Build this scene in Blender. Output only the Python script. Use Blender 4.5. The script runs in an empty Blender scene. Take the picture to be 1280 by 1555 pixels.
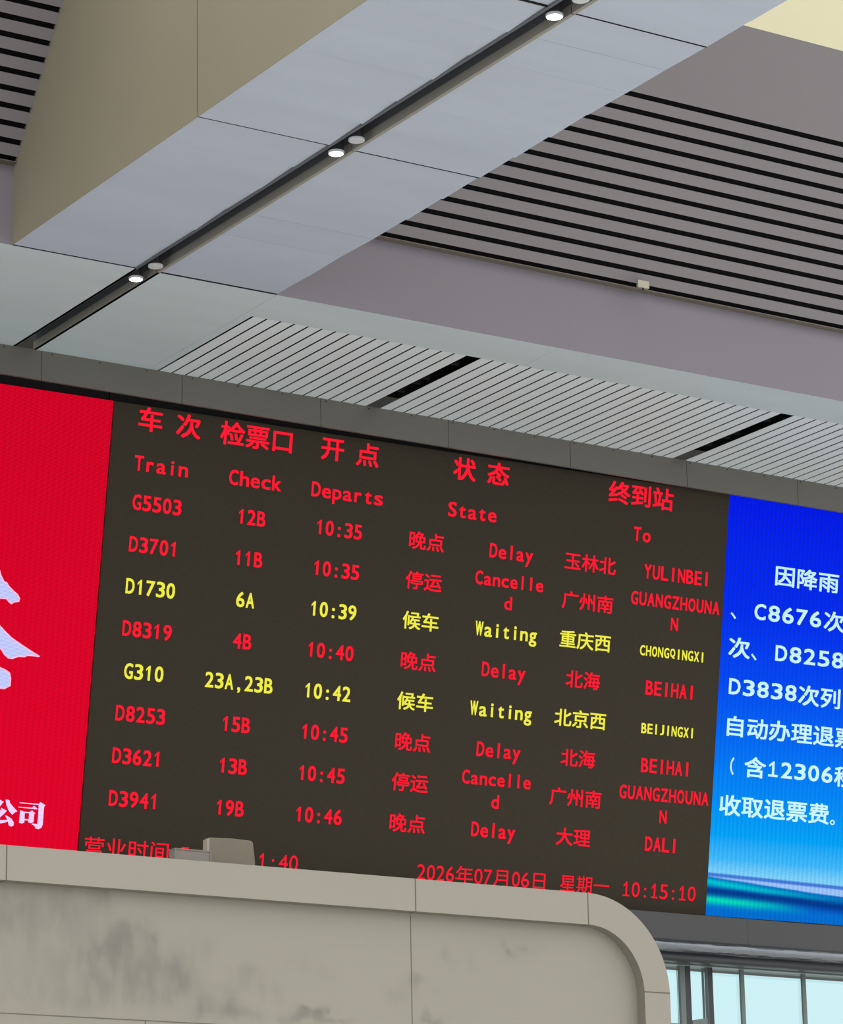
import bpy, math, random
from mathutils import Matrix, Vector
random.seed(7)
SC = bpy.context.scene
COL = SC.collection

# ---------------------------------------------------------------- camera
cam_d = bpy.data.cameras.new('camera')
cam_d.sensor_fit = 'AUTO'; cam_d.sensor_width = 36.0
cam_d.lens = 4953.23 / 1555 * 36.0
cam_d.clip_end = 300
cam = bpy.data.objects.new('camera', cam_d); COL.objects.link(cam)
RX, RY, RZ = -0.270021062, -0.572292089, -0.0192534570     # pitch, yaw, roll of the view in the hall's frame
def _view():
    cx, sx, cy, sy, cz, sz = math.cos(RX), math.sin(RX), math.cos(RY), math.sin(RY), math.cos(RZ), math.sin(RZ)
    B = Matrix(((1, 0, 0), (0, 0, -1), (0, 1, 0)))
    Rx = Matrix(((1, 0, 0), (0, cx, -sx), (0, sx, cx)))
    Ry = Matrix(((cy, 0, sy), (0, 1, 0), (-sy, 0, cy)))
    Rz = Matrix(((cz, -sz, 0), (sz, cz, 0), (0, 0, 1)))
    return Rz @ Rx @ Ry @ B
_R = _view()
_r, _d, _f = Vector(_R[0]), Vector(_R[1]), Vector(_R[2])
cam.matrix_world = Matrix((
    (_r.x, -_d.x, -_f.x, 0.0), (_r.y, -_d.y, -_f.y, 0.0), (_r.z, -_d.z, -_f.z, 1.6), (0, 0, 0, 1)))
SC.camera = cam

# ---------------------------------------------------------------- exposure and light
SC.view_settings.view_transform = 'Standard'
SC.view_settings.look = 'None'
SC.view_settings.exposure = 0.0
SC.view_settings.gamma = 1.0
SC.view_settings.use_curve_mapping = False

W = bpy.data.worlds.new('hall daylight'); SC.world = W; W.use_nodes = True
wn, wl = W.node_tree.nodes, W.node_tree.links
wn.clear()
wout = wn.new('ShaderNodeOutputWorld'); wbg = wn.new('ShaderNodeBackground')
wtc = wn.new('ShaderNodeTexCoord'); wsep = wn.new('ShaderNodeSeparateXYZ')
wl.new(wtc.outputs['Generated'], wsep.inputs[0])
wr1 = wn.new('ShaderNodeMapRange'); wr1.inputs[1].default_value = 0.35; wr1.inputs[2].default_value = 0.6
wl.new(wsep.outputs['Y'], wr1.inputs[0])
wr2 = wn.new('ShaderNodeMapRange'); wr2.inputs[1].default_value = -0.1; wr2.inputs[2].default_value = 0.9
wl.new(wsep.outputs['Z'], wr2.inputs[0])
wz = wn.new('ShaderNodeMix'); wz.data_type = 'RGBA'
wz.inputs[6].default_value = (1.36, 1.38, 1.45, 1)      # the hall around and behind
wz.inputs[7].default_value = (2.3, 2.2, 1.95, 1)       # skylights overhead
wl.new(wr2.outputs[0], wz.inputs[0])
wx = wn.new('ShaderNodeMix'); wx.data_type = 'RGBA'
wx.inputs[7].default_value = (0.62, 0.88, 0.92, 1)      # overcast daylight beyond the glass wall
wl.new(wr1.outputs[0], wx.inputs[0]); wl.new(wz.outputs[2], wx.inputs[6])
wl.new(wx.outputs[2], wbg.inputs[0]); wbg.inputs[1].default_value = 1.0
wl.new(wbg.outputs[0], wout.inputs[0])

# ---------------------------------------------------------------- helpers
def srgb(r, g, b):
    def c(x):
        x /= 255.0
        return x / 12.92 if x <= 0.04045 else ((x + 0.055) / 1.055) ** 2.4
    return (c(r), c(g), c(b), 1.0)

def mat(name, rgb, rough=0.6, metal=0.0, var=0.0, scale=3.0, bump=0.0, bscale=8.0, stretch=(1, 1, 1), spec=0.4):
    m = bpy.data.materials.new(name); m.use_nodes = True
    n, l = m.node_tree.nodes, m.node_tree.links
    p = n['Principled BSDF']
    p.inputs['Base Color'].default_value = rgb
    p.inputs['Roughness'].default_value = rough
    p.inputs['Metallic'].default_value = metal
    p.inputs['Specular IOR Level'].default_value = spec
    if var or bump:
        tc = n.new('ShaderNodeTexCoord'); mp = n.new('ShaderNodeMapping')
        mp.inputs['Scale'].default_value = stretch
        l.new(tc.outputs['Object'], mp.inputs[0])
    if var:
        nz = n.new('ShaderNodeTexNoise'); nz.inputs['Scale'].default_value = scale; nz.inputs['Detail'].default_value = 5
        l.new(mp.outputs[0], nz.inputs[0])
        mr = n.new('ShaderNodeMapRange'); mr.inputs[1].default_value = 0.3; mr.inputs[2].default_value = 0.7
        mr.inputs[3].default_value = 1 - var; mr.inputs[4].default_value = 1 + var
        l.new(nz.outputs['Fac'], mr.inputs[0])
        mx = n.new('ShaderNodeVectorMath'); mx.operation = 'SCALE'
        mx.inputs[0].default_value = rgb[:3]
        l.new(mr.outputs[0], mx.inputs['Scale']); l.new(mx.outputs[0], p.inputs['Base Color'])
    if bump:
        nb = n.new('ShaderNodeTexNoise'); nb.inputs['Scale'].default_value = bscale; nb.inputs['Detail'].default_value = 3
        l.new(mp.outputs[0], nb.inputs[0])
        bp = n.new('ShaderNodeBump'); bp.inputs['Strength'].default_value = bump; bp.inputs['Distance'].default_value = 0.05
        l.new(nb.outputs['Fac'], bp.inputs['Height']); l.new(bp.outputs[0], p.inputs['Normal'])
    return m

def emit(name, rgb, strength=1.0, ripple=0.0):
    m = bpy.data.materials.new(name); m.use_nodes = True
    n, l = m.node_tree.nodes, m.node_tree.links
    p = n['Principled BSDF']
    p.inputs['Base Color'].default_value = (0.001, 0.001, 0.001, 1); p.inputs['Roughness'].default_value = 0.7
    p.inputs['Specular IOR Level'].default_value = 0.0
    p.inputs['Emission Color'].default_value = rgb
    p.inputs['Emission Strength'].default_value = strength
    if ripple:
        tc = n.new('ShaderNodeTexCoord')
        w = n.new('ShaderNodeTexWave'); w.inputs['Scale'].default_value = 5.2; w.inputs['Distortion'].default_value = 1.5
        w.inputs['Detail'].default_value = 1; w.inputs['Detail Scale'].default_value = 0.4
        l.new(tc.outputs['Object'], w.inputs[0])
        mr = n.new('ShaderNodeMapRange'); mr.inputs[3].default_value = strength * (1 - ripple); mr.inputs[4].default_value = strength * (1 + ripple)
        l.new(w.outputs['Fac'], mr.inputs[0]); l.new(mr.outputs[0], p.inputs['Emission Strength'])
    return m

class MB:
    """collects faces for one mesh object"""
    def __init__(s): s.v, s.f, s.m = [], [], []
    def face(s, pts, mi=0):
        k = len(s.v); s.v += [tuple(p) for p in pts]; s.f.append(tuple(range(k, k + len(pts)))); s.m.append(mi)
    def box(s, x0, x1, y0, y1, z0, z1, mi=0):
        k = len(s.v)
        s.v += [(x, y, z) for z in (z0, z1) for y in (y0, y1) for x in (x0, x1)]
        for q in ((0, 2, 3, 1), (4, 5, 7, 6), (0, 1, 5, 4), (2, 6, 7, 3), (0, 4, 6, 2), (1, 3, 7, 5)):
            s.f.append(tuple(k + i for i in q)); s.m.append(mi)
    def prism(s, pts, ext, mi=0):
        """polygon (3D points) extruded by the vector ext"""
        n = len(pts); k = len(s.v); e = Vector(ext)
        s.v += [tuple(p) for p in pts] + [tuple(Vector(p) + e) for p in pts]
        s.f.append(tuple(range(k, k + n))); s.m.append(mi)
        s.f.append(tuple(range(k + 2 * n - 1, k + n - 1, -1))); s.m.append(mi)
        for i in range(n):
            j = (i + 1) % n
            s.f.append((k + i, k + n + i, k + n + j, k + j)); s.m.append(mi)
    def cyl(s, c, r0, r1, z0, z1, seg=24, mi=0, cap=True):
        k = len(s.v)
        for r, z in ((r0, z0), (r1, z1)):
            s.v += [(c[0] + r * math.cos(2 * math.pi * i / seg), c[1] + r * math.sin(2 * math.pi * i / seg), z) for i in range(seg)]
        for i in range(seg):
            j = (i + 1) % seg
            s.f.append((k + i, k + j, k + seg + j, k + seg + i)); s.m.append(mi)
        if cap:
            s.f.append(tuple(range(k + seg - 1, k - 1, -1))); s.m.append(mi)
            s.f.append(tuple(range(k + seg, k + 2 * seg))); s.m.append(mi)
    def build(s, name, mats, parent=None, smooth=False, loc=None, bevel=0.0):
        me = bpy.data.meshes.new(name)
        me.from_pydata(s.v, [], s.f)
        for m in (mats if isinstance(mats, (list, tuple)) else [mats]): me.materials.append(m)
        me.polygons.foreach_set('material_index', s.m)
        if smooth: me.polygons.foreach_set('use_smooth', [True] * len(me.polygons))
        me.validate(); me.update()
        o = bpy.data.objects.new(name, me); COL.objects.link(o)
        if parent: o.parent = parent
        if loc: o.location = loc
        if bevel:
            b = o.modifiers.new('edge', 'BEVEL'); b.width = bevel; b.segments = 3; b.limit_method = 'ANGLE'
        return o

def tag(o, label=None, cat=None, group=None, kind=None):
    if label: o['label'] = label
    if cat: o['category'] = cat
    if group: o['group'] = group
    if kind: o['kind'] = kind
    return o

def thing(name, loc, label, cat, group=None, kind=None, rot=None):
    o = bpy.data.objects.new(name, None); COL.objects.link(o)
    o.empty_display_size = 0.2
    if rot is not None:
        o.matrix_world = Matrix.Translation(loc) @ rot.to_4x4()
    else:
        o.location = loc
    return tag(o, label, cat, group, kind)

# ---------------------------------------------------------------- materials
M = {}
M['soffit'] = mat('pale blue grey painted metal', (0.395, 0.448, 0.565, 1), 0.5, var=0.035, scale=1.2, bump=0.12, bscale=1.3, stretch=(0.5, 2.2, 1))
M['plain'] = mat('pale grey painted metal', (0.475, 0.55, 0.61, 1), 0.5, var=0.035, scale=1.2, bump=0.12, bscale=1.3, stretch=(0.5, 2.2, 1))
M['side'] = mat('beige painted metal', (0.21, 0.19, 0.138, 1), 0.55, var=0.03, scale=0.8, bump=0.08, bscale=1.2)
M['slope'] = mat('mauve grey painted metal', (0.18, 0.17, 0.185, 1), 0.55, var=0.02, scale=1.0)
M['band'] = mat('mauve grey plaster', (0.166, 0.154, 0.182, 1), 0.6, var=0.02, scale=0.8)
M['slat'] = mat('pale grey aluminium slat', (0.63, 0.69, 0.755, 1), 0.45, var=0.015, scale=2.0)
M['black'] = mat('black void', (0.003, 0.0035, 0.0045, 1), 0.8, spec=0.1)
M['joint'] = mat('dark joint', (0.015, 0.016, 0.018, 1), 0.8, spec=0.1)
M['seam'] = mat('grey panel seam', (0.12, 0.114, 0.10, 1), 0.8, spec=0.1)
M['lip'] = mat('grey slot lip', (0.24, 0.235, 0.215, 1), 0.5)
M['slotdark'] = mat('dark slot lining', (0.085, 0.095, 0.115, 1), 0.6)
M['ledge'] = mat('brown grey ledge', (0.14, 0.12, 0.105, 1), 0.6)
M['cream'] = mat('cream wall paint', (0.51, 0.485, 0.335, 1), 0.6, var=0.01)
M['fascia'] = mat('dark grey cladding', (0.117, 0.113, 0.102, 1), 0.45, var=0.03, scale=1.0)
M['fascia_low'] = mat('slate grey cladding', (0.034, 0.037, 0.038, 1), 0.4, var=0.03, scale=1.0)
M['steel'] = mat('brushed steel', (0.18, 0.195, 0.225, 1), 0.25, metal=0.9, bump=0.35, bscale=3.0, stretch=(0.8, 6, 6))
M['roll_shade'] = mat('painted shade under steel roll', (0.022, 0.024, 0.03, 1), 0.5)  # shade below the steel roll, put into a dark colour
M['cabinet'] = mat('black screen cabinet', (0.004, 0.004, 0.006, 1), 0.5, spec=0.2)
M['panel'] = mat('dark led face', (0.036, 0.0295, 0.0205, 1), 0.75, var=0.10, scale=60, stretch=(0.25, 1, 1), spec=0.12)
M['stone'] = mat('polished stone floor', (0.70, 0.68, 0.65, 1), 0.25, var=0.05, scale=0.6)
M['rim'] = mat('warm grey panel', (0.252, 0.240, 0.208, 1), 0.5, var=0.02, scale=0.8)
M['reveal'] = mat('grey reveal', (0.18, 0.17, 0.15, 1), 0.55)
M['frame'] = mat('grey green window frame', (0.12, 0.15, 0.145, 1), 0.45)
M['frame_backlit'] = mat('window frame with painted backlit shade', (0.028, 0.031, 0.037, 1), 0.45)  # backlit shade of the mullion fronts put into the colour
M['wall'] = mat('grey wall', (0.05, 0.05, 0.05, 1), 0.7)
M['box'] = mat('beige plastic', (0.135, 0.118, 0.088, 1), 0.45, var=0.05, scale=6)
M['box_edge'] = mat('pale beige plastic edge', (0.27, 0.235, 0.19, 1), 0.45)
M['sensor'] = mat('cream plastic', (0.36, 0.34, 0.27, 1), 0.5)
M['lamp_ring'] = mat('white lamp trim', (0.45, 0.48, 0.52, 1), 0.35)
M['lamp_body'] = mat('dark heat sink', (0.05, 0.05, 0.06, 1), 0.45, metal=0.4)
M['lamp_lens'] = mat('unlit lamp lens', (0.50, 0.53, 0.58, 1), 0.25)
M['lamp_on'] = emit('lit lamp lens', (1.0, 0.95, 0.84, 1), 14)
M['red_text'] = emit('red led lettering', srgb(252, 26, 50), 1.05)
M['yellow_text'] = emit('yellow led lettering', srgb(240, 236, 72), 1.0)
M['cyan_text'] = emit('pale cyan led lettering', srgb(196, 240, 252), 1.18)
M['lilac'] = emit('lilac led marking', srgb(190, 198, 246), 1.15)
M['lilac_edge'] = emit('pink led outline', srgb(255, 190, 225), 1.15)
M['white_text'] = emit('pale pink led lettering', srgb(232, 205, 250), 1.15)
M['red_screen'] = emit('red led picture', srgb(209, 1, 37), 1.23, ripple=0.05)

def clear_plastic():
    m = bpy.data.materials.new('clear grey plastic'); m.use_nodes = True
    n, l = m.node_tree.nodes, m.node_tree.links
    p = n['Principled BSDF']; p.inputs['Base Color'].default_value = (0.26, 0.24, 0.22, 1); p.inputs['Roughness'].default_value = 0.35
    t = n.new('ShaderNodeBsdfTransparent'); t.inputs[0].default_value = (0.9, 0.9, 0.9, 1)
    mx = n.new('ShaderNodeMixShader'); mx.inputs[0].default_value = 0.5
    l.new(t.outputs[0], mx.inputs[1]); l.new(p.outputs[0], mx.inputs[2])
    l.new(mx.outputs[0], n['Material Output'].inputs[0])
    return m
M['clear'] = clear_plastic()

def glass():
    m = bpy.data.materials.new('window glass'); m.use_nodes = True
    n, l = m.node_tree.nodes, m.node_tree.links
    g = n.new('ShaderNodeBsdfGlossy'); g.inputs['Roughness'].default_value = 0.02
    t = n.new('ShaderNodeBsdfTransparent'); t.inputs[0].default_value = (0.96, 0.985, 0.985, 1)
    fr = n.new('ShaderNodeFresnel'); fr.inputs[0].default_value = 1.35
    mx = n.new('ShaderNodeMixShader')
    l.new(fr.outputs[0], mx.inputs[0]); l.new(t.outputs[0], mx.inputs[1]); l.new(g.outputs[0], mx.inputs[2])
    l.new(mx.outputs[0], n['Material Output'].inputs[0])
    return m
M['glass'] = glass()

class NX:
    """tiny arithmetic over shader nodes"""
    def __init__(s, tree): s.n, s.l = tree.nodes, tree.links
    def m(s, op, a, b=0.0, c=None, clamp=False):
        q = s.n.new('ShaderNodeMath'); q.operation = op; q.use_clamp = clamp
        for i, x in enumerate((a, b) if c is None else (a, b, c)):
            if isinstance(x, (int, float)): q.inputs[i].default_value = x
            else: s.l.new(x, q.inputs[i])
        return q.outputs[0]
    def gauss(s, d, w):
        q = s.m('DIVIDE', d, w)
        return s.m('POWER', 2.71828, s.m('MULTIPLY', s.m('MULTIPLY', q, q), -1.0))
    def step(s, x, a, b):
        q = s.n.new('ShaderNodeMapRange'); q.interpolation_type = 'SMOOTHSTEP'
        q.inputs[1].default_value = a; q.inputs[2].default_value = b
        s.l.new(x, q.inputs[0]); return q.outputs[0]
    def mix(s, f, a, b):
        q = s.n.new('ShaderNodeMix'); q.data_type = 'RGBA'
        if isinstance(f, (int, float)): q.inputs[0].default_value = f
        else: s.l.new(f, q.inputs[0])
        for i, x in ((6, a), (7, b)):
            if isinstance(x, tuple): q.inputs[i].default_value = x
            else: s.l.new(x, q.inputs[i])
        return q.outputs[2]

def blue_picture():
    """the picture on the blue led screen: blue gradient over a strip of coloured waves; local x, y in metres from its top left corner"""
    m = bpy.data.materials.new('blue led picture'); m.use_nodes = True
    n, l = m.node_tree.nodes, m.node_tree.links
    p = n['Principled BSDF']; p.inputs['Base Color'].default_value = (0.001, 0.001, 0.001, 1); p.inputs['Roughness'].default_value = 0.7
    p.inputs['Specular IOR Level'].default_value = 0.0
    X = NX(m.node_tree)
    tc = n.new('ShaderNodeTexCoord'); sp = n.new('ShaderNodeSeparateXYZ'); l.new(tc.outputs['Object'], sp.inputs[0])
    u, v = sp.outputs[0], sp.outputs[1]
    f = X.m('DIVIDE', X.m('MULTIPLY', v, -1.0), 4.58)
    r = n.new('ShaderNodeValToRGB'); l.new(f, r.inputs[0])
    cr = r.color_ramp
    stops = [(0.0, (0, 26, 238)), (0.28, (0, 46, 240)), (0.45, (0, 74, 242)), (0.58, (0, 104, 242)), (0.72, (0, 136, 240)),
             (0.81, (0, 158, 240)), (0.865, (60, 178, 242)), (0.90, (122, 202, 242)), (1.0, (140, 205, 240))]
    while len(cr.elements) < len(stops): cr.elements.new(0.5)
    for e, (t, c) in zip(cr.elements, stops): e.position = t; e.color = srgb(*c)
    col = r.outputs[0]
    nz = n.new('ShaderNodeTexNoise'); nz.inputs['Scale'].default_value = 1.6; nz.inputs['Detail'].default_value = 4
    mp = n.new('ShaderNodeMapping'); mp.inputs['Scale'].default_value = (0.5, 7, 1); l.new(tc.outputs['Object'], mp.inputs[0]); l.new(mp.outputs[0], nz.inputs[0])
    wob = X.m('MULTIPLY', X.m('SUBTRACT', nz.outputs['Fac'], 0.5), 0.05)
    def line(v0, k): return X.m('ADD', X.m('SUBTRACT', v, v0), X.m('MULTIPLY', u, -k))
    fade = X.step(u, 1.5, 0.2)
    d1 = line(-4.12, -0.02)
    col = X.mix(X.step(d1, 0.015, -0.01), col, srgb(66, 118, 208))
    col = X.mix(X.step(d1, -0.025, -0.05), col, srgb(150, 188, 240))
    d2 = X.m('ADD', line(-4.155, -0.062), wob)
    col = X.mix(X.step(d2, 0.008, -0.012), col, srgb(0, 108, 190))
    col = X.mix(X.m('MULTIPLY', X.gauss(X.m('ADD', d2, 0.065), 0.035), X.step(u, 2.1, 0.3)), col, srgb(0, 188, 205))
    d3 = X.m('ADD', line(-4.315, -0.035), wob)
    col = X.mix(X.step(d3, 0.06, 0.0), col, srgb(0, 84, 186))
    col = X.mix(X.m('MULTIPLY', X.gauss(d3, 0.05), 0.9), col, srgb(0, 50, 128))
    d4 = X.m('ADD', line(-4.41, -0.03), wob)
    col = X.mix(X.step(d4, 0.05, -0.04), col, srgb(0, 104, 200))
    col = X.mix(X.m('MULTIPLY', X.gauss(d4, 0.042), fade), col, srgb(0, 212, 176))
    wv = n.new('ShaderNodeTexWave'); wv.inputs['Scale'].default_value = 5.5; wv.inputs['Distortion'].default_value = 2
    wv.inputs['Detail Scale'].default_value = 0.3; wv.inputs['Detail'].default_value = 1
    l.new(tc.outputs['Object'], wv.inputs[0])
    l.new(col, p.inputs['Emission Color'])
    mr = n.new('ShaderNodeMapRange'); mr.inputs[3].default_value = 1.04; mr.inputs[4].default_value = 1.22
    l.new(wv.outputs['Fac'], mr.inputs[0]); l.new(mr.outputs[0], p.inputs['Emission Strength'])
    return m
M['blue_screen'] = blue_picture()

# ink strokes of the mural: x, z, half width, half height (metres on the panel), strength
INK = [(9.757, 5.003, 0.351, 0.153, 0.42), (9.56, 4.945, 0.173, 0.157, 0.3), (10.007, 4.974, 0.141, 0.127, 0.4), (9.587, 4.79, 0.198, 0.223, 0.28), 
 (9.935, 4.721, 0.226, 0.18, 0.28), (10.285, 5.024, 0.046, 0.091, 0.7), (10.234, 5.094, 0.061, 0.064, 0.5), (10.491, 4.904, 0.082, 0.05, 0.9), 
 (10.414, 4.817, 0.133, 0.073, 0.85), (10.328, 4.744, 0.123, 0.073, 0.75), (10.237, 4.693, 0.102, 0.072, 0.6), (10.604, 4.861, 0.041, 0.055, 0.7), 
 (10.651, 4.763, 0.036, 0.092, 0.8), (10.635, 4.831, 0.026, 0.028, 0.9), (10.569, 4.621, 0.311, 0.146, 0.55), (10.39, 4.566, 0.256, 0.158, 0.4), 
 (10.137, 4.552, 0.152, 0.157, 0.42), (10.802, 4.565, 0.167, 0.11, 0.55), (10.88, 4.601, 0.063, 0.092, 0.5), (9.692, 4.372, 0.247, 0.124, 0.38), 
 (10.089, 4.37, 0.252, 0.063, 0.3), (10.647, 4.443, 0.259, 0.1, 0.35), (11.063, 4.787, 0.084, 0.083, 0.25), (10.958, 4.85, 0.074, 0.046, 0.15), 
 (11.424, 4.64, 0.096, 0.046, 0.45), (11.338, 4.571, 0.107, 0.065, 0.45), (11.247, 4.52, 0.085, 0.037, 0.35), (11.541, 4.549, 0.075, 0.056, 0.35), 
 (11.621, 4.492, 0.097, 0.056, 0.28), (11.813, 4.727, 0.219, 0.056, 0.15), (12.031, 4.664, 0.099, 0.057, 0.15), (11.073, 4.396, 0.074, 0.064, 0.75), 
 (11.01, 4.347, 0.063, 0.041, 0.6), (11.274, 4.419, 0.064, 0.055, 0.7), (11.194, 4.333, 0.169, 0.037, 0.55), (11.284, 4.36, 0.085, 0.046, 0.6), 
 (11.459, 4.336, 0.075, 0.037, 0.45), (11.918, 4.377, 0.109, 0.037, 1.0), (11.891, 4.408, 0.027, 0.014, 1.0), (11.984, 4.398, 0.033, 0.023, 1.0), 
 (12.072, 4.412, 0.022, 0.019, 1.0), (11.836, 4.34, 0.076, 0.023, 0.7), (12.136, 4.335, 0.099, 0.019, 0.8), (11.711, 4.311, 0.054, 0.023, 0.5), 
 (12.767, 4.637, 0.068, 0.043, 0.4), (12.669, 4.536, 0.09, 0.067, 0.3), (13.093, 4.867, 0.04, 0.058, 0.4), (13.161, 4.803, 0.035, 0.039, 0.2), 
 (13.643, 4.908, 0.024, 0.015, 0.85), (13.769, 4.94, 0.03, 0.02, 0.85), (13.702, 4.887, 0.071, 0.025, 0.35), (13.609, 4.96, 0.024, 0.039, 0.4), 
 (13.899, 4.918, 0.048, 0.03, 0.2), (12.842, 4.67, 0.08, 0.024, 0.4), (12.955, 4.608, 0.046, 0.024, 0.25), (12.91, 4.4, 0.023, 0.038, 0.8), 
 (12.955, 4.369, 0.057, 0.024, 0.85), (13.047, 4.383, 0.034, 0.029, 0.7), (13.289, 4.81, 0.052, 0.049, 0.18)]
def ink_mural():
    m = bpy.data.materials.new('ink wash mural'); m.use_nodes = True
    n, l = m.node_tree.nodes, m.node_tree.links
    p = n['Principled BSDF']; p.inputs['Roughness'].default_value = 0.5; p.inputs['Specular IOR Level'].default_value = 0.3
    X = NX(m.node_tree)
    tc = n.new('ShaderNodeTexCoord')
    nz = n.new('ShaderNodeTexNoise'); nz.inputs['Scale'].default_value = 7; nz.inputs['Detail'].default_value = 5; l.new(tc.outputs['Object'], nz.inputs[0])
    off = n.new('ShaderNodeVectorMath'); off.operation = 'MULTIPLY_ADD'; off.inputs[1].default_value = (0.12, 0, 0.12); off.inputs[2].default_value = (-0.06, 0, -0.06)
    l.new(nz.outputs['Color'], off.inputs[0])
    ad = n.new('ShaderNodeVectorMath'); ad.operation = 'ADD'; l.new(tc.outputs['Object'], ad.inputs[0]); l.new(off.outputs[0], ad.inputs[1])
    sp = n.new('ShaderNodeSeparateXYZ'); l.new(ad.outputs[0], sp.inputs[0])
    tot = None
    for x, z, rx, rz, a in INK:
        dx = X.m('DIVIDE', X.m('SUBTRACT', sp.outputs[0], x), rx); dz = X.m('DIVIDE', X.m('SUBTRACT', sp.outputs[2], z), rz)
        e = X.m('ADD', X.m('MULTIPLY', dx, dx), X.m('MULTIPLY', dz, dz))
        g = X.m('MULTIPLY', X.m('POWER', 2.71828, X.m('MULTIPLY', e, -0.75)), a)
        tot = g if tot is None else X.m('ADD', tot, g)
    st = n.new('ShaderNodeTexNoise'); st.inputs['Scale'].default_value = 9; st.inputs['Detail'].default_value = 5; st.inputs['Roughness'].default_value = 0.5
    mp = n.new('ShaderNodeMapping'); mp.inputs['Scale'].default_value = (1.0, 1.0, 0.45); l.new(tc.outputs['Object'], mp.inputs[0]); l.new(mp.outputs[0], st.inputs[0])
    tex = X.step(st.outputs['Fac'], 0.32, 0.68)
    ink = X.m('MULTIPLY', tot, X.m('ADD', X.m('MULTIPLY', tex, 0.75), 0.3))
    dens = X.m('SUBTRACT', 1.0, X.m('POWER', 2.71828, X.m('MULTIPLY', ink, -0.85)), clamp=True)
    big = n.new('ShaderNodeTexNoise'); big.inputs['Scale'].default_value = 0.9; l.new(tc.outputs['Object'], big.inputs[0])
    base = X.mix(big.outputs['Fac'], (0.238, 0.230, 0.200, 1), (0.262, 0.250, 0.215, 1))
    l.new(X.mix(X.m('MULTIPLY', dens, 0.88), base, (0.115, 0.105, 0.102, 1)), p.inputs['Base Color'])
    return m
M['mural'] = ink_mural()

# ================================================================ STRUCTURE
b = MB(); b.box(-25, 45, -15, 45, -0.2, 0.0)
tag(b.build('floor', M['stone']), 'pale polished stone floor of the waiting hall', 'floor', kind='structure')

Z1 = 11.5            # height of every soffit
XL, XR = 11.54, 14.21  # the beam's two sides
SL, SR = 12.78, 12.97  # the light slot
YB = 24.43           # where beam and soffit meet
YF = 26.93           # front of the cladding over the screens

# --- beam
beam = thing('ceiling_beam', (XL, YB, Z1), 'deep pale grey ceiling beam with a lit slot and beige side', 'beam', kind='structure')
def rel(o): o.matrix_parent_inverse = Matrix.Translation(-Vector(o.parent.location)); return o
JY = [24.43, 21.07, 17.965, 14.85, 11.75]
b = MB()
for (xa, xb) in ((XL + 0.006, SL), (SR, XR)):
    for i in range(4):
        y1, y0 = JY[i] - 0.006, JY[i + 1] + 0.006
        k = 6
        for q in range(k):
            ya, yb = y0 + (y1 - y0) * q / k, y0 + (y1 - y0) * (q + 1) / k - 0.004
            t = random.uniform(-0.016, 0.016)
            s = len(b.v)
            b.box(xa, xb, ya, yb, Z1, Z1 + 0.03)
            for w in range(s, s + 8):                       # each sheet sits very slightly out of level
                vx, vy, vz = b.v[w]; b.v[w] = (vx, vy, vz + t * ((vy - ya) / (yb - ya) - 0.5) + 0.009)
rel(b.build('soffit_panels', M['soffit'], beam))
b = MB()
for i in range(4):
    y1, y0 = JY[i] - 0.006, JY[i + 1] + 0.006
    b.box(XL, XL + 0.005, y0, y1 if i else YB + 0.06, Z1 + 0.001, 15.5)
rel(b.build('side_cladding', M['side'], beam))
b = MB(); b.box(XL + 0.04, SL - 0.03, JY[4], JY[0], Z1 + 0.045, 15.5); b.box(SR + 0.03, XR, JY[4], JY[0], Z1 + 0.045, 15.5)
b.box(SL - 0.03, SR + 0.03, JY[4], JY[0], Z1 + 0.30, 15.5)
for y in JY[:4]:
    for xa, xb in ((XL + 0.006, SL), (SR, XR)): b.box(xa, xb, y - 0.0055, y + 0.0055, Z1 + 0.003, Z1 + 0.05)
rel(b.build('core', M['joint'], beam))
b = MB()
b.box(SL - 0.03, SL - 0.001, JY[4], YF, Z1, Z1 + 0.30, 0)
b.box(SL, SR, JY[4], YF, Z1 + 0.27, Z1 + 0.30, 0)
b.box(SR + 0.001, SR + 0.03, JY[4], YF, Z1 + 0.075, Z1 + 0.30, 0)
for i in range(-1, 4):
    y1, y0 = (JY[i] - 0.006, JY[i + 1] + 0.006) if i >= 0 else (YF, JY[0] + 0.006)
    b.box(SR - 0.004, SR + 0.03, y0, y1, Z1, Z1 + 0.075, 1)
rel(b.build('light_slot', [M['slotdark'], M['lip']], beam))

# --- soffit between beam and screens
sof = thing('ceiling_soffit', (XL, YB, Z1), 'flat pale grey soffit with narrow slats above the screens', 'ceiling', kind='structure')
b = MB()
b.box(4.0, XL - 0.001, YB, YF, Z1, Z1 + 0.04)
b.box(XL, SL, YB + 0.006, YF, Z1, Z1 + 0.04); b.box(SR, XR, YB + 0.006, YF, Z1, Z1 + 0.04)
b.box(XR + 0.003, 17.36, YB, 25.06, Z1, Z1 + 0.04); b.box(17.363, 21.2, YB, 25.06, Z1, Z1 + 0.04); b.box(21.203, 28.0, YB, 25.06, Z1, Z1 + 0.04)
b.box(XR + 0.003, 14.305, 25.06, YF, Z1, Z1 + 0.04)
rel(b.build('plain_panels', M['plain'], sof))
b = MB()
PIT = 0.1495
for k in range(90):
    if k in (16, 42, 68): continue
    x0 = 14.32 + PIT * k + 0.013; x1 = 14.32 + PIT * (k + 1) - 0.013
    b.box(x0, x1, 25.062, YF, Z1, Z1 + 0.004)
rel(b.build('slats', M['slat'], sof))
b = MB(); b.box(14.2, 28.0, 25.0, YF, Z1 + 0.14, Z1 + 0.2)
b.box(4.0, SL - 0.035, YB + 0.02, YF, Z1 + 0.06, Z1 + 0.1); b.box(SR + 0.035, 14.2, YB + 0.02, YF, Z1 + 0.06, Z1 + 0.1)
rel(b.build('dark_backing', M['black'], sof))
b = MB()
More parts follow.
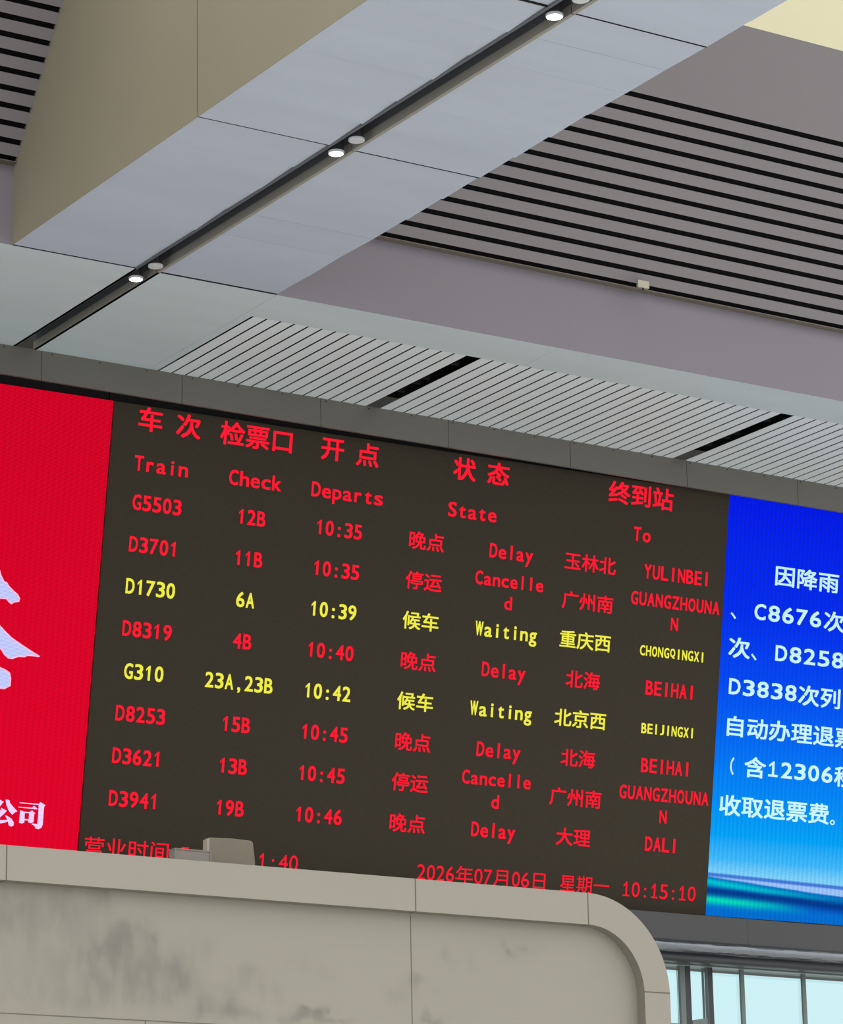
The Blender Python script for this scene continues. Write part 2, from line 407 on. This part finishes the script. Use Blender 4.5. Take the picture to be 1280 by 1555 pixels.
for k in (16, 42):
    for y in (25.42, 25.95, 26.12, 26.42):
        b.box(14.33 + PIT * k, 14.31 + PIT * (k + 1), y, y + 0.03, Z1 + 0.03, Z1 + 0.08)
rel(b.build('slot_crossbars', M['joint'], sof))

# --- upright band and the steep slatted ceiling above it
up = thing('ceiling_slope', (XL, YB, Z1), 'steep slatted mauve grey ceiling above a plain upright band', 'ceiling', kind='structure')
b = MB()
for xa, xb in ((4.0, XL), (XR, 28.0)):
    b.box(xa, xb, YB - 0.003, YB + 0.05, Z1 + 0.001, 12.24)
rel(b.build('band', M['band'], up))
b = MB()
for xa, xb in ((4.0, XL), (XR, 28.0)):
    b.box(xa, xb, 24.34, YB + 0.05, 12.2405, 12.247)
rel(b.build('ledge', M['ledge'], up))
KS = 1.0062
SD = Vector((0, 23.311 - 24.216, 13.381 - 12.178)).normalized(); SN = Vector((0, -SD.z, SD.y))   # up the slope; out of the slope towards the hall
SP = Vector((0, 24.216 * KS, 1.6 + (12.178 - 1.6) * KS))
if SN.z > 0: SN = -SN
b = MB(); bb = MB()
for xa, xb in ((4.0, XL - 0.001), (XR + 0.001, 28.0)):
    def strip(s0, s1, back, mi=0, B=b):
        pts = [SP + SD * s0, SP + SD * s1, SP + SD * s1 - SN * back, SP + SD * s0 - SN * back]
        B.prism([(xa, p.y, p.z) for p in pts], (xb - xa, 0, 0), mi)
    for k in range(12):
        strip((0.031 + 0.1517 * k + 0.025) * KS, (0.031 + 0.1517 * (k + 1) - 0.025) * KS, 0.012)
    strip((0.031 + 0.1517 * 12 + 0.025) * KS, 2.745 * KS, 0.012)
    pts = [SP + SD * -0.01 - SN * 0.035, SP + SD * 2.7 - SN * 0.035, SP + SD * 2.7 - SN * 0.1, SP + SD * -0.01 - SN * 0.1]
    bb.prism([(xa, p.y, p.z) for p in pts], (xb - xa, 0, 0))
rel(b.build('slats', M['slope'], up)); rel(bb.build('dark_backing', M['black'], up))
tp = SP + SD * 2.745 * KS
b = MB(); b.box(XR + 0.01, 28.0, tp.y, tp.y + 0.1, tp.z, 18.0)
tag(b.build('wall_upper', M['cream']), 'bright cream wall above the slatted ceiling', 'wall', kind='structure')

# --- cladding above the screens
b = MB()
SX = [4.0, 7.0, 8.5, 10.0, 11.53, 13.053, 14.58, 16.165, 17.698, 19.232, 20.77, 22.3, 23.83, 25.4]
for x0, x1 in zip(SX, SX[1:]): b.box(x0 + 0.003, x1 - 0.003, YF, YF + 0.03, 11.205, Z1)
b.box(4.0, 25.4, YF + 0.031, YF + 0.036, 11.215, Z1, 1)
for i in range(40):
    x = 5 + i * 0.51
    b.box(x, x + 0.012, YF - 0.003, YF, 11.47, 11.482, 1)
tag(b.build('trim_1', [M['fascia'], M['joint']]), 'dark grey panelled cladding strip above the screens', 'trim', kind='structure')
# --- cladding and steel roll below the screens
b = MB()
LX = [12.0, 14.6, 16.2, 17.9, 19.6, 21.9, 24.3, 26.5]
for x0, x1 in zip(LX, LX[1:]): b.box(x0 + 0.001, x1 - 0.001, 27.66, 27.70, 6.413, 6.692)
b.box(12.0, 26.5, 27.701, 28.58, 6.42, 6.60); b.box(12.0, 26.5, 27.9, 28.58, 6.264, 6.41)
tag(b.build('trim_2', M['fascia_low']), 'slate grey cladding strip below the screens', 'trim', kind='structure')
b = MB()
seg = 20; xs = [12.0, 16.2, 20.0, 21.9, 24.3, 26.5]
prof = [(27.78 - 0.17 * math.cos(math.radians(a)), 6.352 + 0.085 * math.sin(math.radians(a))) for a in [90 - 180 * i / seg for i in range(seg + 1)]]
for x0, x1 in zip(xs, xs[1:]):
    k = len(b.v)
    for x in (x0 + 0.001, x1 - 0.001): b.v += [(x, y, z) for y, z in prof]
    for i in range(seg):
        b.f.append((k + i, k + i + 1, k + seg + 2 + i, k + seg + 1 + i)); b.m.append(0)
b.box(12.0, 26.5, 27.70, 27.90, 6.204, 6.275, 1)  # added strip that paints the shade under the roll
tag(b.build('trim_3', [M['steel'], M['roll_shade']], smooth=True), 'rounded brushed steel roll under the slate grey cladding', 'trim', kind='structure')
b = MB(); b.box(4.0, 27.0, 28.6, 28.8, 6.27, 13.0)
tag(b.build('wall_back', M['wall']), 'grey wall behind the screens', 'wall', kind='structure')

# --- window band
win = thing('window_1', (21.1, 28.1, 4.0), 'bright window band with grey frames below the blue screen', 'window', kind='structure')
b = MB(); b.box(12.0, 27.0, 28.06, 28.09, 6.215, 6.262)
rel(b.build('head_rail', M['frame'], win))
def mullion(x0, x1, side, parts):
    """parts: list of (x from, x to, material) of the front face; side: depth of the frame"""
    for xa, xb, mk in parts:
        b = MB(); b.box(xa, xb, 28.1, 28.1 + side, 3.4, 6.212)
        rel(b.build('mullion', M[mk], win))
mullion(0, 0, 0.06, [(21.295, 21.362, 'frame'), (21.364, 21.435, 'frame_backlit')])
mullion(0, 0, 0.075, [(21.66, 21.735, 'frame_backlit')])
mullion(0, 0, 0.03, [(22.118, 22.168, 'frame')])
mullion(0, 0, 0.03, [(22.976, 23.026, 'frame')])
for x in (23.85, 24.7, 25.55, 20.4, 19.55, 18.7):
    mullion(0, 0, 0.03, [(x, x + 0.05, 'frame')])
b = MB(); b.box(21.66 - 0.008, 21.66 - 0.001, 28.09, 28.19, 3.4, 6.212); rel(b.build('jamb_face', M['frame'], win))  # side keeps the paler frame colour, unlike the front painted in shade
b = MB(); b.prism([(21.44, 28.1, 5.632), (21.655, 28.1, 5.668), (21.655, 28.1, 5.50), (21.44, 28.1, 5.50)], (0, 0.06, 0))
rel(b.build('sash_rail', M['frame'], win))
b = MB(); b.box(18.0, 21.29, 28.1, 28.16, 5.50, 5.588); rel(b.build('transom', M['frame'], win))
for x0, x1 in ((18.0, 21.29), (21.44, 21.65), (21.74, 22.115), (22.17, 22.973), (23.03, 23.845), (23.905, 26.0)):
    b = MB(); b.box(x0, x1, 28.135, 28.143, 3.4, 6.215)
    rel(b.build('pane', M['glass'], win))

# ================================================================ SCREENS
O = Vector((14.024, 27.288, 11.241))
YAW, TILT = -0.0313881400, 0.170155148
Uv = Vector((math.cos(YAW), math.sin(YAW), 0)); nv = Vector((-math.sin(YAW), math.cos(YAW), 0))
Vv = Vector((0, 0, 1)) * math.cos(TILT) - nv * math.sin(TILT)
Nv = Uv.cross(Vv)
SROT = Matrix((Uv, Vv, Nv)).transposed()       # local x along the screen, y up its face, z out towards the hall
HT = 4.58

def screen(name, u0, u1, label, cat):
    """empty at the top left corner of the lit face"""
    root = thing(name, O + Uv * u0, label, cat, rot=SROT)
    b = MB(); b.box(0, u1 - u0, -HT - 0.0, 0.0, -0.25, -0.05); b.box(0, u1 - u0, 0.0, 0.22, -0.25, -0.12)
    b.build('cabinet', M['cabinet'], root)
    return root

_gl = {}
def glyph(ch, off):
    """outline of one character as flat faces, in em units"""
    if (ch, off) in _gl: return _gl[(ch, off)]
    c = bpy.data.curves.new('glyph', 'FONT'); c.body = ch; c.size = 1.0; c.offset = off; c.resolution_u = 3
    o = bpy.data.objects.new('glyph', c); COL.objects.link(o)
    dg = bpy.context.evaluated_depsgraph_get(); e = o.evaluated_get(dg); me = e.to_mesh()
    r = ([tuple(v.co[:2]) for v in me.vertices], [tuple(p.vertices) for p in me.polygons])
    e.to_mesh_clear(); bpy.data.objects.remove(o); bpy.data.curves.remove(c)
    _gl[(ch, off)] = r
    return r

NARROW = {'I': 0.0, 'l': 0.0, 'i': 0.0, ':': 0.0, ',': 0.0, 't': 0.66, 'r': 0.66, 'J': 0.66, 'T': 0.80}
def put(b, ch, uc, vc, cw, H, bold, mi=0, w=0.004, emh=None, fill=0.86, foot=False):
    """one character centred on (uc, vc): ideographs fill an em box cw wide, latin fills its half-width cell cw; bold thickens every stroke by that many metres each way"""
    if ch == ' ': return
    if ch == '1':                                            # narrow flagged figure one of the boards
        t = H * 0.12 + bold * 2
        pts = [(t * 0.55, -H / 2), (t * 0.55, H / 2), (0.0, H / 2), (-cw * 0.30, H * 0.27), (-cw * 0.30, H * 0.12), (-t * 0.45, H * 0.27), (-t * 0.45, -H / 2)]
        b.face([(uc + x, vc + y, w) for x, y in pts[::-1]], mi)
        if foot: b.face([(uc + x, vc + y, w) for x, y in ((-cw * 0.34, -H / 2), (cw * 0.36, -H / 2), (cw * 0.36, -H / 2 + t * 0.8), (-cw * 0.34, -H / 2 + t * 0.8))], mi)
        return
    vs, fs = glyph(ch, 0.0)
    if not vs: return
    if ord(ch) > 0x2e00:
        eh = emh or cw * 0.87
        pts = [((x - 0.5) * cw, (y - 0.38) * eh) for x, y in vs]
    else:
        xs = [x for x, y in vs]; ys = [y for x, y in vs]; wd = max(xs) - min(xs); cx = (max(xs) + min(xs)) / 2
        s = H / 0.69; fl = NARROW.get(ch, fill)
        sx = s if fl == 0.0 else (cw * fl - bold * 2) / wd
        if ch in 'JQ':
            pts = [((x - cx) * sx, -H / 2 + (y - min(ys)) / (max(ys) - min(ys)) * H) for x, y in vs]
        else:
            pts = [((x - cx) * sx, -H / 2 + y * s) for x, y in vs]
    for q, (dx, dy) in enumerate(((0, 0), (1, 0.8), (-1, 0.8), (1, -0.8), (-1, -0.8)) if bold else ((0, 0),)):
        k = len(b.v)
        b.v += [(uc + x + dx * bold, vc + y + dy * bold, w + q * 0.0001) for x, y in pts]
        for f in fs: b.f.append(tuple(k + i for i in f)); b.m.append(mi)

def line(b, text, uc, vc, em, H, bold, mi=0, emh=None, half=None, fill=0.86, foot=False):
    """a centred run of text: ideographs take em, latin half"""
    half = half or em * 0.5
    ws = [em if ord(c) > 0x2e00 else half for c in text]
    x = uc - sum(ws) / 2
    for c, w in zip(text, ws):
        put(b, c, x + w / 2, vc, w, H, bold, mi, emh=emh, fill=fill, foot=foot); x += w

# --- the departure board
board = screen('departure_board', 0.0, 7.422, 'dark departure board with red and yellow train times', 'departure board')
b = MB(); b.box(0.0, 7.422, -HT, 0.0, -0.05, 0.0)
b.build('display_face', M['panel'], board)
EM, CW, CH = 0.2208, 0.1104, 0.147
TB, CB, HB = 0.0042, 0.0035, 0.0055
def words(name, mk, parent, *a, **k):
    b = MB(); line(b, *a, **k); return b.build(name, M[mk], parent)
def holder(name, parent, v):
    o = bpy.data.objects.new(name, None); COL.objects.link(o); o.parent = parent; o.empty_display_size = 0.1
    o.location = (0, v, 0); return o
h1 = holder('chinese_heading_row', board, 0.0)
for t, u, v in (('车', 0.402, -0.132), ('次', 0.822, -0.141), ('检票口', 1.598, -0.148), ('开', 2.46, -0.151), ('点', 2.873, -0.160),
                ('状', 4.035, -0.157), ('态', 4.45, -0.156), ('终到站', 6.263, -0.162)):
    words('heading', 'red_text', h1, t, u, v, 0.283, 0.2, HB, emh=0.25)
h2 = holder('english_heading_row', board, 0.0)
for t, u, v in (('Train', 0.558, -0.575), ('Check', 1.607, -0.583), ('Departs', 2.669, -0.584), ('State', 4.164, -0.592), ('To', 6.301, -0.575)):
    words('heading', 'red_text', h2, t, u, v, 0.2436, CH, TB)
ROWS = [('G5503', '12B', '10:35', '晚点', 'Delay', '玉林北', 'YULINBEI', 'r'),
        ('D3701', '11B', '10:35', '停运', 'Cancelle|d', '广州南', 'GUANGZHOUNA|N', 'r'),
        ('D1730', '6A', '10:39', '候车', 'Waiting', '重庆西', 'CHONGQINGXI', 'y'),
        ('D8319', '4B', '10:40', '晚点', 'Delay', '北海', 'BEIHAI', 'r'),
        ('G310', '23A,23B', '10:42', '候车', 'Waiting', '北京西', 'BEIJINGXI', 'y'),
        ('D8253', '15B', '10:45', '晚点', 'Delay', '北海', 'BEIHAI', 'r'),
        ('D3621', '13B', '10:45', '停运', 'Cancelle|d', '广州南', 'GUANGZHOUNA|N', 'r'),
        ('D3941', '19B', '10:46', '晚点', 'Delay', '大理', 'DALI', 'r')]
WORD = {'r': 'red', 'y': 'yellow'}
for i, (tr, ck, tm, zh, en, st, py, c) in enumerate(ROWS):
    row = holder('train_row', board, -0.962 - 0.415 * i)
    row['label'] = '%s row for train %s' % (WORD[c], tr)
    mk = 'red_text' if c == 'r' else 'yellow_text'
    words('train_number', mk, row, tr, 0.545, 0, EM, CH, TB)
    words('check_gate', mk, row, ck, 1.596, 0, EM, CH, TB)
    words('departure_time', mk, row, tm, 2.602, 0, EM, CH, TB)
    words('chinese_status', mk, row, zh, 3.635, -0.002, EM, CH, CB, emh=0.195)
    words('chinese_destination', mk, row, st, 5.662, 0, EM, CH, CB, emh=0.195)
    for nm, t, u in (('status', en, 4.672), ('destination', py, 6.79)):
        q = t.split('|')
        if len(q) == 2:
            words(nm, mk, row, q[0], u, 0.115, EM, 0.138, TB, half=0.107); words(nm, mk, row, q[1], u, -0.117, EM, 0.135, TB)
        elif t in ('CHONGQINGXI', 'BEIJINGXI'):
            words(nm, mk, row, t, u, -0.022, EM, 0.105, 0.0035, half=0.0785)
        else:
            words(nm, mk, row, t, u, 0, EM, CH, TB)
ft = holder('bottom_line', board, 0.0)
words('business_hours', 'red_text', ft, '营业时间', 0.513, -4.348, 0.234, 0.155, 0.0012, emh=0.20)
words('business_hours', 'red_text', ft, '5', 1.138, -4.362, 0.234, 0.155, 0.0015)
words('business_hours', 'red_text', ft, '1:40', 2.181, -4.362, 0.234, 0.155, 0.0006, foot=True)
words('date', 'red_text', ft, '2026年07月06日', 4.585, -4.350, 0.229, 0.155, 0.0008, emh=0.20)
words('weekday', 'red_text', ft, '星期一', 5.842, -4.352, 0.212, 0.155, 0.0012, emh=0.19)
words('clock', 'red_text', ft, '10:15:10', 6.796, -4.362, 0.242, 0.155, 0.0008, foot=True)

def spill_fins(root, width):
    """thin black fins over every row of lamps, added to block upward light"""
    b = MB(); p = 0.012
    for k in range(int(HT / p) + 1): b.box(0, width, -p * k - 0.0006, -p * k, 0.0, 0.014)
    b.build('light_blocking_fins', M['cabinet'], root)['kind'] = 'stuff'  # not seen on the screens; keeps their red light off the soffit

# --- the red screen on its left
UR0 = -4.2
redscr = screen('red_video_screen', UR0, -0.012, 'bright red screen with a white brush emblem left of the departure board', 'screen')
b = MB(); b.box(0, -0.012 - UR0, -HT, 0.0, -0.05, 0.0)
b.build('display_face', M['red_screen'], redscr)
spill_fins(redscr, -0.012 - UR0)
EMB = [[(-1.116, -1.742), (-1.054, -1.793), (-1.035, -1.841), (-1.001, -1.891), (-0.971, -1.901), (-0.944, -1.934), (-0.892, -1.973), (-0.846, -2.004), (-0.823, -2.042), (-0.83, -2.072), (-0.882, -2.085), (-0.909, -2.106), (-0.935, -2.091), (-0.966, -2.062), (-1.029, -2.065), (-1.085, -2.08)],
 [(-1.08, -2.25), (-1.006, -2.318), (-0.954, -2.362), (-0.876, -2.421), (-0.759, -2.481), (-0.657, -2.53), (-0.567, -2.57), (-0.579, -2.582), (-0.653, -2.579), (-0.701, -2.582), (-0.724, -2.597), (-0.796, -2.602), (-0.852, -2.628), (-0.896, -2.625), (-0.942, -2.594), (-0.975, -2.552), (-0.985, -2.545), (-1.055, -2.525)],
 [(-1.029, -2.701), (-0.97, -2.715), (-0.91, -2.734), (-0.865, -2.757), (-0.848, -2.809), (-0.846, -2.885), (-0.908, -2.922), (-0.951, -2.921), (-1.01, -2.913)]]
SI = [[(-0.914, -4.101), (-0.887, -4.046), (-0.868, -3.971), (-0.816, -3.989), (-0.85, -4.035), (-0.884, -4.081)],
 [(-0.8, -3.97), (-0.779, -3.966), (-0.753, -3.977), (-0.758, -3.989), (-0.73, -4.017), (-0.668, -4.071), (-0.692, -4.081), (-0.719, -4.107), (-0.757, -4.072), (-0.784, -4.027)],
 [(-0.875, -4.174), (-0.836, -4.049), (-0.776, -4.073), (-0.805, -4.105), (-0.84, -4.14), (-0.85, -4.167), (-0.759, -4.159), (-0.761, -4.175), (-0.81, -4.193), (-0.892, -4.205)],
 [(-0.791, -4.118), (-0.772, -4.119), (-0.725, -4.143), (-0.695, -4.179), (-0.697, -4.208), (-0.718, -4.219), (-0.744, -4.212), (-0.758, -4.172)],
 [(-0.656, -3.99), (-0.65, -3.982), (-0.457, -3.983), (-0.436, -3.965), (-0.382, -3.99), (-0.396, -4.006), (-0.395, -4.174), (-0.405, -4.205), (-0.435, -4.224), (-0.468, -4.218), (-0.476, -4.198), (-0.513, -4.18), (-0.504, -4.174), (-0.453, -4.176), (-0.45, -4.119), (-0.453, -3.993)],
 [(-0.662, -4.032), (-0.659, -4.025), (-0.524, -4.025), (-0.5, -4.005), (-0.46, -4.032), (-0.465, -4.037)],
 [(-0.64, -4.057), (-0.591, -4.071), (-0.588, -4.171), (-0.613, -4.182), (-0.642, -4.178)],
 [(-0.546, -4.07), (-0.519, -4.049), (-0.481, -4.077), (-0.492, -4.081), (-0.493, -4.161), (-0.517, -4.172), (-0.545, -4.168)],
 [(-0.592, -4.068), (-0.545, -4.069), (-0.544, -4.078), (-0.591, -4.08)], [(-0.59, -4.137), (-0.545, -4.137), (-0.544, -4.149), (-0.59, -4.149)]]
def ngon(b, pts, w, mi=0, shrink=0.0):
    """flat polygon facing out of the screen; shrink pulls its outline inwards"""
    if shrink:
        n = len(pts); area = sum(pts[i][0] * pts[(i + 1) % n][1] - pts[(i + 1) % n][0] * pts[i][1] for i in range(n))
        sg = 1 if area > 0 else -1; out = []
        for i in range(n):
            p, q, r = Vector(pts[i - 1]), Vector(pts[i]), Vector(pts[(i + 1) % n])
            a = (q - p).normalized(); c = (r - q).normalized()
            nn = Vector((-a.y, a.x)) + Vector((-c.y, c.x))
            out.append(tuple(q + nn.normalized() * shrink * sg))
        pts = out
    n = len(pts); area = sum(pts[i][0] * pts[(i + 1) % n][1] - pts[(i + 1) % n][0] * pts[i][1] for i in range(n))
    if area < 0: pts = pts[::-1]
    b.face([(x - UR0, y, w) for x, y in pts], mi)
b = MB()
for q in EMB: ngon(b, q, 0.003, 0); ngon(b, q, 0.006, 1, 0.014)
b.build('brush_emblem', [M['lilac_edge'], M['lilac']], redscr)
b = MB()
for q in SI: ngon(b, q, 0.003)
b.build('company_lettering', M['white_text'], redscr)

# --- the blue screen on its right
UB0 = 7.432
blue = screen('blue_notice_screen', UB0, 10.0, 'bright blue screen with a pale Chinese notice right of the departure board', 'screen')
b = MB(); b.box(0, 10.0 - UB0, -HT, 0.0, -0.05, 0.0)
b.build('display_face', M['blue_screen'], blue)
spill_fins(blue, 10.0 - UB0)
NE = 0.302
def note(b, t, u, v, em=NE, half=0.190):
    line(b, t, u - UB0, v, em, 0.168, 0.0052, emh=0.235, half=half, fill=0.82, foot=True)
NOTE = ([('因降雨', 8.53, -0.815)], [('C8676', 8.298, -1.240), ('次', 8.936, -1.243)], [('次', 7.665, -1.663), ('D8258', 8.624, -1.666, NE, 0.195)],
        [('D3838', 8.013, -2.088), ('次列', 8.792, -2.097)], [('自动办理退票', 8.421, -2.520)],
        [('含', 7.965, -2.945), ('12306', 8.579, -2.942, NE, 0.185), ('移', 9.195, -2.949)], [('收取退票费', 8.260, -3.379)])
for ln in NOTE:
    b = MB()
    for a in ln: note(b, *a)
    b.build('notice_line', M['cyan_text'], blue)
b = MB()
for u, v in ((7.568, -1.312), (7.872, -1.736)):            # enumeration commas
    b.face([(u - UB0 + x, v + y, 0.004) for x, y in ((-0.03, 0.03), (0.005, 0.0), (0.032, -0.03), (0.012, -0.042), (-0.018, -0.01), (-0.045, 0.012))][::-1])
for i in range(16):                                         # full stop ring
    a0, a1 = 2 * math.pi * i / 16, 2 * math.pi * (i + 1) / 16
    b.face([(9.057 - UB0 + r * math.cos(a), -3.462 + r * math.sin(a) * 0.85, 0.004) for r, a in ((0.018, a0), (0.034, a0), (0.034, a1), (0.018, a1))])
arc = [math.radians(128 + 104 * i / 14) for i in range(15)]  # opening bracket
for a0, a1 in zip(arc, arc[1:]):
    b.face([(7.735 - UB0 + r * math.cos(a) * 0.75, -2.952 + r * math.sin(a) * 0.90, 0.004) for r, a in ((0.112, a0), (0.138, a0), (0.138, a1), (0.112, a1))])
b.build('punctuation', M['cyan_text'], blue)

# ================================================================ KIOSK WITH THE MURAL
KX0, KX1, KZ, KY, KD = 4.0, 15.055, 5.384, 20.0, 3.4
RO, RI, RW = 0.742, 0.50, 0.24
kiosk = thing('kiosk', (KX1, KY, 0.0), 'warm grey kiosk with rounded rim and ink wash mural below the departure board', 'kiosk')
def path(r, inset):
    """from the left along the top, round the right corner and down to the floor"""
    x1, z1 = KX1 - inset, KZ - inset
    pts = [(KX0, z1)] + [(x1 - r + r * math.sin(a), z1 - r + r * math.cos(a)) for a in [math.pi / 2 * i / 24 for i in range(25)]] + [(x1, 0.02)]
    return pts
po, pi_ = path(RO, 0.0), path(RI, RW)
b = MB()
for i in range(len(po) - 1):
    b.face([(po[i][0], KY, po[i][1]), (pi_[i][0], KY, pi_[i][1]), (pi_[i + 1][0], KY, pi_[i + 1][1]), (po[i + 1][0], KY, po[i + 1][1])], 0)
    b.face([(po[i][0], KY, po[i][1]), (po[i + 1][0], KY, po[i + 1][1]), (po[i + 1][0], KY + KD, po[i + 1][1]), (po[i][0], KY + KD, po[i][1])], 0)
    b.face([(pi_[i][0], KY, pi_[i][1]), (pi_[i][0], KY + 0.1, pi_[i][1]), (pi_[i + 1][0], KY + 0.1, pi_[i + 1][1]), (pi_[i + 1][0], KY, pi_[i + 1][1])], 1)
def seam(x0, x1, z0, z1, y): b.box(x0, x1, y - 0.002, y + 0.002, z0, z1, 2)
for x in (6.2, 9.482, 12.768, 14.313): seam(x - 0.004, x + 0.004, KZ - RW, KZ - 0.002, KY)
seam(KX1 - RW, KX1 - 0.002, 4.660, 4.668, KY)
for x in (9.482, 12.768, 14.313): b.box(x - 0.004, x + 0.004, KY, KY + 0.1, KZ - RW - 0.002, KZ - RW + 0.001, 2)
seam(KX1 - RW, KX1 - 0.002, 1.5, 1.508, KY)
rel(b.build('rim', [M['rim'], M['reveal'], M['seam']], kiosk))
b = MB()
b.face([(x, KY + 0.1, z) for x, z in [(KX0, 0.02)] + pi_][::-1], 0)
for x in (12.784, 9.0): b.box(x - 0.003, x + 0.003, KY + 0.098, KY + 0.102, 0.02 if x > 10 else 4.26, KZ - RW - 0.01, 1)
b.box(KX0, 12.784, KY + 0.098, KY + 0.102, 4.257, 4.263, 1)
b.box(10.597, 10.603, KY + 0.098, KY + 0.102, 0.02, 4.26, 1)
rel(b.build('mural_panel', [M['mural'], M['seam']], kiosk))
b = MB(); b.face([(x, KY + KD, z) for x, z in [(KX0, 0.02)] + po], 0)
rel(b.build('rear_panel', M['rim'], kiosk))

# --- two things left on the kiosk roof
box = thing('plastic_box', (11.42, 20.38, KZ), 'beige plastic box with rounded corners standing on the kiosk roof', 'box')
b = MB()
b.v = []; s = 0.0
pr = [(-0.198, 0.0), (0.208, 0.0), (0.200, 0.12), (0.186, 0.232), (0.172, 0.245), (0.02, 0.250), (-0.17, 0.243), (-0.190, 0.236), (-0.196, 0.222), (-0.196, 0.12)]
b.prism([(x, -0.03, z) for x, z in pr], (0, 0.05, 0))
rel2 = b.build('shell', M['box'], box, bevel=0.008)
b = MB(); b.prism([(-0.202, -0.034, 0.0), (-0.180, -0.034, 0.0), (-0.176, -0.034, 0.235), (-0.199, -0.034, 0.228)], (0, 0.056, 0))
b.build('side_edge', M['box_edge'], box)
tray = thing('plastic_tray', (11.06, 20.3, KZ), 'low translucent grey plastic tray left of the beige box on the kiosk roof', 'tray')
b = MB()
b.box(-0.145, 0.145, -0.04, -0.034, 0.0, 0.125); b.box(-0.145, 0.145, 0.04, 0.046, 0.0, 0.125)
b.box(-0.145, -0.139, -0.034, 0.04, 0.0, 0.125); b.box(0.139, 0.145, -0.034, 0.04, 0.0, 0.125); b.box(-0.139, 0.139, -0.034, 0.04, 0.0, 0.006)
b.build('tray_walls', M['clear'], tray)
b = MB(); b.box(-0.149, 0.149, -0.046, -0.034, 0.117, 0.127); b.box(-0.149, -0.137, -0.044, 0.046, 0.117, 0.127); b.box(0.137, 0.149, -0.044, 0.046, 0.117, 0.127)
b.box(-0.149, -0.137, -0.047, -0.034, 0.0, 0.12); b.box(0.137, 0.149, -0.047, -0.034, 0.0, 0.12)
b.build('tray_ribs', M['clear'], tray)

# ================================================================ DOWNLIGHTS IN THE BEAM SLOT
LX_ = 12.856
def downlight(y, lit, label):
    t = thing('downlight', (LX_, y, Z1 - 0.03), label, 'downlight', 'downlights in the beam slot')
    b = MB(); b.cyl((0, 0), 0.055, 0.048, 0.02, 0.14, 20)
    for i in range(10):
        a = math.pi * 2 * i / 10
        b.prism([(0.045 * math.cos(a) - 0.002, 0.045 * math.sin(a) - 0.002, 0.03), (0.062 * math.cos(a) - 0.002, 0.062 * math.sin(a), 0.03), (0.062 * math.cos(a) + 0.002, 0.062 * math.sin(a) + 0.002, 0.03), (0.045 * math.cos(a) + 0.002, 0.045 * math.sin(a) + 0.002, 0.03)], (0, 0, 0.11))
    b.cyl((0, 0), 0.012, 0.012, 0.14, 0.298, 10)
    b.build('heat_sink', M['lamp_body'], t)
    b = MB(); k = 28
    for r0, z0, r1, z1 in ((0.058, 0.0, 0.066, 0.004), (0.066, 0.004, 0.066, 0.02), (0.066, 0.02, 0.05, 0.02)): b.cyl((0, 0), r0, r1, z0, z1, k, cap=False)
    b.build('trim_ring', M['lamp_ring'], t, smooth=True)
    b = MB(); b.cyl((0, 0), 0.058, 0.058, 0.0005, 0.012, k)
    o = b.build('lens', M['lamp_on' if lit else 'lamp_lens'], t)
    o['label'] = 'glowing white lens' if lit else 'dull white lens'
for y, lit, lab in ((24.615, True, 'lit round downlight in beam slot, lowest one, near the panel joint by the slatted soffit'),
                    (24.242, False, 'unlit round downlight beside the lowest lit lamp in the beam slot'),
                    (21.13, True, 'lit round downlight in beam slot, middle one of the three lit lamps'),
                    (20.814, False, 'unlit round downlight beside the middle lit lamp in the beam slot'),
                    (18.025, True, 'lit round downlight in beam slot, highest one in the picture'),
                    (17.688, False, 'unlit round downlight at the very top edge beside the highest lit lamp')):
    downlight(y, lit, lab)

# --- small box at the foot of the slats
sb = thing('sensor_box', (18.23, 24.2, 12.262), 'small cream box fixed at the bottom edge of the slatted ceiling', 'box')
b = MB(); b.box(-0.068, 0.068, 0.0, 0.03, -0.062, 0.012); b.build('case', M['sensor'], sb, bevel=0.004)
b = MB(); b.box(-0.006, 0.006, 0.008, 0.02, -0.085, -0.062); b.build('probe', M['joint'], sb)
